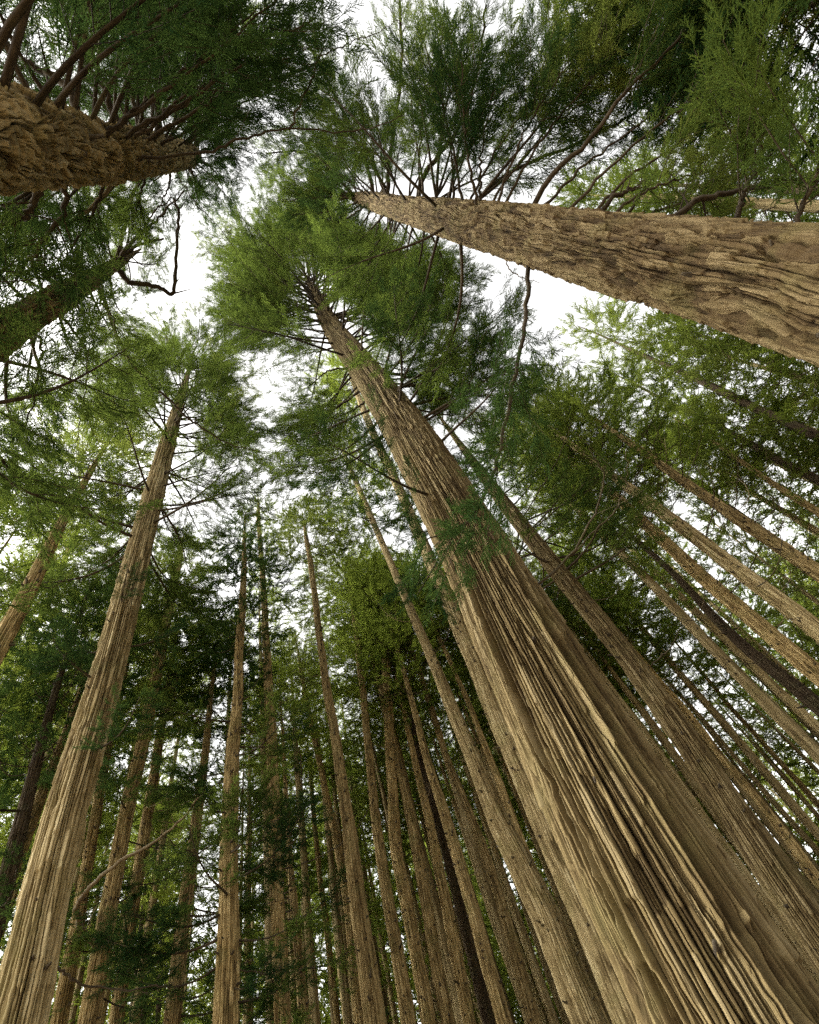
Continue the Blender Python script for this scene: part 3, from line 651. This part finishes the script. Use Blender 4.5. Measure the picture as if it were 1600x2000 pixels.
for key_, lst in (('W', [(560,40,14),(600,95,15),(520,120,16),(480,60,14),(555,165,17),(450,150,18),(615,35,13),(500,20,12),(430,90,16),(560,-20,12),(395,325,24),(425,300,25),(405,262,24),(385,345,22),(440,245,22)]),
                  ('Y', [(600,220,26),(650,180,24),(690,230,25),(560,250,28),(640,275,28),(600,160,24),(720,190,22),(860,180,17),(900,120,15),(830,90,16),(960,190,15)])):
    for q, (tx, ty, zz_) in enumerate(lst):
        ax_ = axis(TREES[key_], zz_); p0 = proj(ax_)
        limb(key_, [p0, ((p0[0] + tx) / 2 + 10 * math.sin(q * 3), (p0[1] + ty) / 2 + 10 * math.cos(q * 2)), (tx, ty)], .5, .04, .010, z_start=zz_, leaf=ML_DARK,
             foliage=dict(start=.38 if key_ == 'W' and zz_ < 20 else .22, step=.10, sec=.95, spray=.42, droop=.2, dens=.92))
grow_limbs('Y', 66, 16, 37, 4.0, 1.6, ML_NEAR, seed=1)
grow_limbs('Z', 60, 16, 33, 4.2, 4.6, ML_NEAR, seed=2)
grow_limbs('Z', 115, 32, 51, 5.8, 3.6, ML_NEAR, seed=12)
grow_limbs('Z', 8, 11, 17, 2.6, 3.2, ML_DARK, seed=3)

# ---- limbs of the upper left trees
limb('W', [(215,310),(270,310),(400,297),(480,270),(560,253),(700,255),(790,225)], .25, .034, .007, twigs=12, steps=40)
limb('W', [(565,252),(590,195),(625,110),(632,60),(630,-10)], .3, .022, .008, z_start=None if False else hit(TREES['W'], 215, 310) + .12, fork=True, twigs=5)
limb('W', [(625,110),(680,85),(720,70),(780,40)], .2, .012, .005, z_start=hit(TREES['W'], 215, 310) + .25, fork=True, twigs=4)
limb('W', [(308,290),(308,220),(310,150),(313,60),(313,-20)], .9, .095, .07, foliage=dict(FOL, start=.35, dens=.5))
limb('W', [(345,290),(420,220),(520,165),(615,125)], .5, .055, .03, foliage=dict(SPARSE, start=.5))
limb('W', [(175,280),(130,170),(70,130),(5,88)], .5, .06, .035, twigs=5)
limb('W', [(255,275),(215,195),(160,110),(120,30),(95,-20)], .7, .055, .03, foliage=FOL)
limb('W', [(235,265),(205,170),(165,70),(140,-20)], .8, .045, .02, foliage=FOL)
limb('W', [(280,275),(250,150),(215,40),(200,-30)], .8, .05, .03, foliage=FOL)
limb('W', [(375,300),(400,210),(425,100),(470,0)], .8, .05, .02, foliage=FOL)
limb('W', [(385,300),(405,230),(500,90),(540,20)], .8, .04, .02, foliage=FOL)
limb('W', [(330,280),(350,180),(380,60),(390,-20)], .8, .045, .02, foliage=FOL)
limb('W', [(255,330),(190,395),(120,440),(60,458),(22,448)], -.1, .045, .010, twigs=3, material=MB_DEAD)
limb('W', [(110,340),(60,410),(0,445)], .1, .05, .03, foliage=SPARSE)
limb('W', [(330,320),(380,395),(430,445),(480,520),(540,580)], .4, .016, .004, twigs=6, material=MB_TWIG)
limb('W', [(150,330),(120,420),(60,500),(20,560)], .3, .045, .015, foliage=FOL, leaf=ML_DARK)
limb('W', [(300,320),(270,400),(255,450)], .4, .04, .012, foliage=dict(FOL, sec=.6))
limb('W', [(230,330),(180,420),(120,520)], .4, .04, .012, foliage=FOL, leaf=ML_DARK)
for q, (tx, ty, zz_, lf) in enumerate([(400,440,44,ML_NEAR),(398,490,40,ML_MID),(425,530,37,ML_NEAR),(455,430,46,ML_MID),(480,575,34,ML_NEAR),(500,395,47,ML_NEAR),(470,490,41,ML_MID),(560,415,45,ML_NEAR),
        (525,610,31,ML_NEAR),(610,395,43,ML_NEAR),(430,465,43,ML_OLIVE),(510,540,38,ML_OLIVE),(585,690,27,ML_NEAR),(590,640,30,ML_NEAR),(600,760,23,ML_NEAR),(625,830,20,ML_NEAR),(560,860,21,ML_NEAR),(720,520,36,ML_NEAR),(790,580,31,ML_NEAR),
        (860,590,28,ML_NEAR),(760,480,38,ML_NEAR),(900,680,22,ML_DARK),(960,700,20,ML_DARK),(870,760,20,ML_NEAR),(1010,770,18,ML_NEAR),(640,900,18,ML_NEAR),(560,500,42,ML_OLIVE),(440,570,36,ML_OLIVE)]):
    ax_ = axis(TREES['Z'], zz_); p0 = proj(ax_); limb('Z', [p0, ((p0[0] + tx) / 2 + 14 * math.sin(q * 3), (p0[1] + ty) / 2 + 14 * math.cos(q * 2)), (tx, ty)], .8, .055, .012, z_start=zz_, leaf=lf,
        foliage=dict(start=.22, step=.10, sec=1.3, spray=.5, droop=.2, dens=.9))
for q, (tx, ty, zz_) in enumerate([(560,340,33),(600,300,34),(540,395,32),(620,425,30),(585,265,33),(655,300,33),(650,440,29),(520,350,35),(610,360,36),(570,420,31),(690,330,34),(720,450,28),(640,400,36)]):
    ax_ = axis(TREES['Y'], zz_); p0 = proj(ax_); limb('Y', [p0, ((p0[0] + tx) / 2 + 10 * math.sin(q * 3), (p0[1] + ty) / 2 + 10 * math.cos(q * 2)), (tx, ty)], .6, .05, .012, z_start=zz_, leaf=[ML_NEAR, ML_DARK][q % 2],
        foliage=dict(start=.25, step=.10, sec=1.0, spray=.45, droop=.2, dens=.9))
for q, (tx, ty, zz_) in enumerate([(490,670,36),(492,740,32),(455,630,38),(390,605,39),(310,610,38),(230,640,36),(190,690,33),(470,800,28),(500,830,27),(420,680,36),(280,660,37),(430,750,32),(250,720,32),(440,850,26),(180,780,28)]):
    ax_ = axis(TREES['A'], zz_); p0 = proj(ax_); limb('A', [p0, ((p0[0] + tx) / 2 + 10 * math.sin(q * 3), (p0[1] + ty) / 2 + 10 * math.cos(q * 2)), (tx, ty)], .6, .045, .012, z_start=zz_, leaf=[ML_NEAR, ML_OLIVE][q % 2],
        foliage=dict(start=.22, step=.10, sec=1.2, spray=.5, droop=.2, dens=.9))
limb('V', [(225,515),(262,470),(300,435),(360,372)], .5, .07, .02, twigs=8, steps=34)
limb('V', [(230,512),(243,440),(262,370)], .5, .06, .02, twigs=6)
limb('V', [(225,520),(255,552),(290,556),(320,566),(337,572),(343,530),(346,470),(348,420),(340,388)], .5, .085, .035, twigs=8, steps=44, wob=.03)
limb('V', [(235,510),(255,487),(285,474),(320,466)], .3, .075, .03, twigs=5)
limb('V', [(283,474),(290,430),(325,395),(362,372)], .3, .035, .012, z_start=hit(TREES['V'], 235, 510) + .2, fork=True, twigs=4)
limb('V', [(185,540),(250,700),(330,780),(372,820),(450,868),(560,890)], -.4, .05, .010, steps=40, twigs=12, material=MB_TWIG)
limb('V', [(120,580),(60,480),(20,430)], .6, .05, .02, foliage=FOL, leaf=ML_DARK)
limb('V', [(100,590),(170,690),(165,780),(150,860)], .1, .03, .008, foliage=SPARSE, leaf=ML_DARK)
limb('V', [(60,610),(80,700),(60,800),(20,880)], .1, .03, .008, foliage=FOL, leaf=ML_DARK)
limb('V', [(150,560),(220,620),(235,720)], .3, .03, .008, foliage=SPARSE)
for q, pts in enumerate([[(365,300),(430,235),(470,170)],[(370,305),(420,335),(440,385)],[(365,300),(440,285),(500,300)],[(355,302),(380,350),(385,400)],[(350,298),(400,250),(440,205)],[(340,300),(330,360),(310,410)],[(360,298),(385,230),(380,160)]]):
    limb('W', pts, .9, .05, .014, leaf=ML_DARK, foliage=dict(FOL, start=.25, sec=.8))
grow_limbs('W', 64, 7.5, 23, 3.6, 1.6, ML_DARK, seed=4, pit=(-.05, .4))
grow_limbs('V', 48, 6.5, 23, 2.9, 1.4, ML_NEAR, seed=5, pit=(-.1, .4))
grow_limbs('V', 12, 20.5, 23.8, 1.3, .9, ML_NEAR, seed=15, pit=(.1, .6), gapcheck=False)
grow_limbs('W', 22, 23, 30.8, 1.7, .9, ML_DARK, seed=16, pit=(.0, .5), gapcheck=False)
grow_limbs('A', 95, 17, 39.5, 4.0, 2.0, ML_NEAR, seed=6)
grow_limbs('A', 6, 9, 15, 1.2, 1.6, ML_DARK, seed=7)
grow_limbs('T', 62, 14.5, 32.5, 3.6, 1.0, ML_NEAR, seed=8)

# ---- dead arching branches
D_ = dict(name='dead_branch', material=MB_TWIG)
limb('Z', [(1045,1155),(1100,1100),(1145,1035),(1170,980),(1177,920),(1150,875)], .5, .026, .008, twigs=3, **D_)
limb('Z', [(1098,1102),(1150,1050),(1200,1000),(1225,940),(1225,875)], .6, .016, .006, twigs=3, z_start=hit(TREES['Z'], 1045, 1155) + .1, fork=True, **D_)
limb('Z', [(960,1030),(945,1020),(925,1010),(905,1000)], .1, .02, .012, **D_)
limb('T', [(1255,1312),(1305,1270),(1325,1235),(1336,1200)], .4, .02, .006, twigs=1, **D_)
limb('T', [(1040,1035),(1100,985),(1150,940),(1230,880)], .5, .03, .008, twigs=4, **D_)
limb('T', [(1018,1018),(1065,940),(1100,875),(1120,815)], .5, .028, .008, twigs=4, **D_)
limb('Sb', [(1425,1165),(1470,1100),(1505,1030),(1512,960)], .7, .022, .007, twigs=1, **D_)
limb('Sa', [(1225,985-20),(1245,930),(1280,860),(1300,795)], .7, .03, .008, twigs=3, **D_)
limb('Sa', [(1300,1010),(1335,950),(1365,875),(1370,830)], .7, .022, .006, twigs=2, **D_)
limb('Sa', [(1375,1062),(1395,985),(1392,945),(1385,910)], .6, .028, .010, twigs=1, **D_)
limb('Sc', [(1435,1005),(1440,940),(1443,885)], .6, .024, .008, twigs=1, **D_)
limb('Sb', [(1265,1030),(1285,950),(1292,860)], .6, .02, .006, twigs=2, **D_)
limb('Sc', [(1335,938),(1330,880),(1325,830)], .5, .02, .007, twigs=1, **D_)
limb('Gg', [(545,1697),(590,1688),(640,1665),(690,1625),(725,1570),(735,1510)], .9, .030, .006, twigs=3, **D_)
limb('Gg', [(543,1690),(580,1630),(590,1545),(585,1470),(565,1395)], 1.4, .034, .008, twigs=3, **D_)
limb('Cc', [(195,1860),(160,1815),(150,1775),(168,1742),(225,1690),(300,1645),(360,1595),(400,1540)], .7, .085, .014, name='dead_branch', material=MB_DEAD, twigs=4, steps=40)
limb('A', [(65,1880),(120,1895),(150,1917),(225,1932),(300,1927),(340,1920)], .1, .026, .006, twigs=3, **D_)
limb('Ff', [(447,1710),(400,1680),(325,1640),(290,1610)], .6, .022, .006, twigs=3, **D_)
limb('Ff', [(440,1892),(500,1900),(535,1902),(610,1887)], .2, .02, .006, twigs=4, **D_)
limb('Ff', [(452,1700),(495,1660),(520,1625)], .5, .018, .006, twigs=1, **D_)
limb('Ff', [(455,1520),(410,1540),(360,1570),(310,1585),(280,1570)], .3, .018, .006, material=MB_DEAD, name='dead_branch', twigs=2)
for key, n in (('Sa', 6), ('Sb', 7), ('Sc', 8), ('T', 6), ('Ua', 5), ('Uc', 6), ('Ue', 4), ('Sd', 3)):
    zc = TREES[key]['C'][-2, 2]; dead(key, n, zc * .45, zc * 1.05, smin=.7, smax=1.5)

# ---- low green boughs in the lower left
def bough(key, z, azrel, L, leaf, pit=-.1):
    T = TREES[key]; rng = T['rng']; a = T['face'] + azrel; A = axis(T, z) - T['C'][0]
    w_, fo = LIMBS[rng.integers(0, len(LIMBS))]; s = L / 3
    o = link('branch', w_, T['root'], tuple(A)); o.rotation_euler = (rng.uniform(-.4, .4), -pit, a); o.scale = (s, s, s)
    link('foliage', fo[leaf.name], o)
rb_ = np.random.default_rng(77)
for key, zlo, zhi, n in (('Ff', 4.5, 14, 30), ('Ee', 4.5, 13, 18), ('Gg', 6, 16, 9), ('Cc', 9, 16, 7), ('Ac', 5, 12, 10), ('Hh', 5, 13, 12), ('Dd', 7, 14, 8)):
    for i in range(n):
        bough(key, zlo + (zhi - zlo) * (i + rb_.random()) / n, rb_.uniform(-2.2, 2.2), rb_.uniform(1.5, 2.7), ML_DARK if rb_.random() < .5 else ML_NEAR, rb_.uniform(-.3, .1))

# ---- trees farther back, behind the traced stems
rf = np.random.default_rng(2024)
protos = []
for i in range(4):
    mb = MB(); H = 32.0; zz = np.linspace(0, H, 70); k = 28; th = np.arange(k) * 2 * math.pi / k; U, S = np.meshgrid(th / 6.2832, zz)
    rr0 = np.interp(zz, [0, .6, 20, H], [.30, .23, .16, .02]); Rr = rr0[:, None] + bark_fibre(U, S, 1.4, 60 + i, cell=.11, amp=.4) * np.clip(rr0 / .2, .2, 1)[:, None]
    bx = .08 * np.sin(zz * .17 + i * 2) + .02 * np.sin(zz * .8 + i)
    mb.add(np.stack([bx[:, None] + Rr * np.cos(th), Rr * np.sin(th), S], -1), grid_quads(70, k), 0, np.stack([.22 * np.cos(th) * np.ones_like(Rr), .22 * np.sin(th) * np.ones_like(Rr), S], -1), True, TONE[0])
    for q in range(40):
        z = rf.uniform(2, 18); a = rf.uniform(0, 6.28); d = np.array([math.cos(a), math.sin(a), .3]); rz = np.interp(z, zz, rr0); p = np.array([np.interp(z, zz, bx), 0, z])
        tube(mb, np.stack([p + d * rz * .9, p + d * (rz + .06), p + d * (rz + .062)]), [.03, .02, .001], 5, 1)
    protos.append(mb.mesh('trunk', [MB_PALE, MB_TWIG]))
dark_stem = protos[0].copy(); dark_stem.materials[0] = MB_DARK
FARG = 'slender conifers standing far back between the nearer trunks'
placed = [t['C'][0][:2] for t in TREES.values()]
def far_tree(x, y, s, zb, seed_k, lib=CROWN_FAR):
    r_ = tree_root('conifer_tree', (x, y, 0), 'slender background conifer seen only in the gaps behind the nearer trunks', FARG)
    r_.rotation_euler = (rf.normal() * .012, rf.normal() * .012, rf.uniform(0, 6.28)); r_.scale = (s, s, s)
    link('trunk', dark_stem if s > 1.19 and zb > 12.5 and zb < 16.5 and x > 10 else protos[seed_k % 4], r_)
    near = math.hypot(x, y) < 38; lb = CROWN_MID[:3] + CROWN_OLIVE if near else lib
    c = link('crown', lb[seed_k % len(lb)], r_, (0, 0, zb)); sx = .62 if zb >= 19 else 1.0; c.scale = (sx * rf.uniform(.85, 1.15), sx * rf.uniform(.85, 1.15), (32 - zb) / (16 if near else 20))
for n_, az0, az1, d0, d1, zb0, zb1, s0, s1, md in ((26, -78, 72, 19, 46, 13, 18, .95, 1.25, 2.6), (108, -30, 16, 23, 50, 21, 24, .8, 1.1, .85), (20, -62, -28, 24, 46, 19, 23, .8, 1.1, 1.6), (9, 14, 50, 30, 48, 19, 23, .85, 1.1, 1.8), (6, 34, 68, 23, 32, 13, 16, 1.2, 1.4, 2.4), (62, -66, 62, 46, 78, 2.0, 7, .9, 1.2, 2.2), (12, 12, 62, 50, 70, 2.0, 6, .9, 1.2, 2.0), (8, -30, 8, 46, 70, 2.0, 6, .9, 1.2, 2.0)):
    cnt = 0; tries = 0
    while cnt < n_ and tries < 3000:
        tries += 1
        a = R_(rf.uniform(az0, az1)); d = rf.uniform(d0, d1); x, y = d * math.sin(a), d * math.cos(a)
        if min(math.hypot(x - p[0], y - p[1]) for p in placed) < md: continue
        placed.append(np.array([x, y])); far_tree(x, y, rf.uniform(s0, s1), rf.uniform(zb0, zb1), int(rf.integers(0, 12)), CROWN_WALL if d0 > 45 else CROWN_FAR); cnt += 1
# bushy young conifers under the canopy on the left, and leafy tops behind the camera at the upper right
YOUNG = 'bushy young conifers filling the shade on the left'
for i, (px, py, D, H, zb) in enumerate([(80,1150,19,28,8),(20,1050,16,27,8),(10,900,15,26,9),(150,950,21,34,12),(260,1150,27,27,10),(400,1500,31,21,5),(480,1250,30,28,8),(40,1420,22,17,5),(680,1250,32,28,9)]):
    d = ray(px, py); x, y = d[:2] / np.hypot(*d[:2]) * D
    r_ = tree_root('young_conifer', (x, y, 0), 'bushy young conifer with a full green crown showing between the left and centre trunks', YOUNG); s_ = H / 32
    r_.rotation_euler = (0, 0, rf.uniform(0, 6.28)); t_ = link('trunk', protos[i % 4], r_); t_.scale = (.45, .45, s_)
    c = link('crown', CROWN_MID[i % 5], r_, (0, 0, zb)); c.scale = (.85, .85, (H - zb) / 16)
TOPS = 'olive green tree tops along the upper edge'
for i, (px, py, D, H, zb) in enumerate([(960,-10,10.5,22,13),(1130,40,10.5,21,12),(1290,20,11,20,11),(1420,60,10.5,18.5,10),(1540,10,12,19,9),(1180,-120,12.5,24,12),(840,-130,12,25,14)]):
    d = ray(px, py); x, y = d[:2] / np.hypot(*d[:2]) * D
    r_ = tree_root('conifer_tree', (x, y, 0), 'leafy olive green tree top behind the limbs of the plated upper right trunk', TOPS); s_ = H / 32
    r_.rotation_euler = (0, 0, rf.uniform(0, 6.28)); t_ = link('trunk', dark_stem, r_); t_.scale = (.36, .36, s_)
    c = link('crown', (CROWN_OLIVE + CROWN_DARK)[i % 4], r_, (0, 0, zb)); c.scale = (.8, .8, (H - zb) / 16)
print('objects', len(bpy.data.objects), 'faces', sum(len(m.polygons) for m in bpy.data.meshes))
for k_ in TREES: print(k_, 'base', np.round(TREES[k_]['C'][0], 1), 'z', np.round(TREES[k_]['C'][:, 2], 1), 'r', np.round(TREES[k_]['r'], 2))
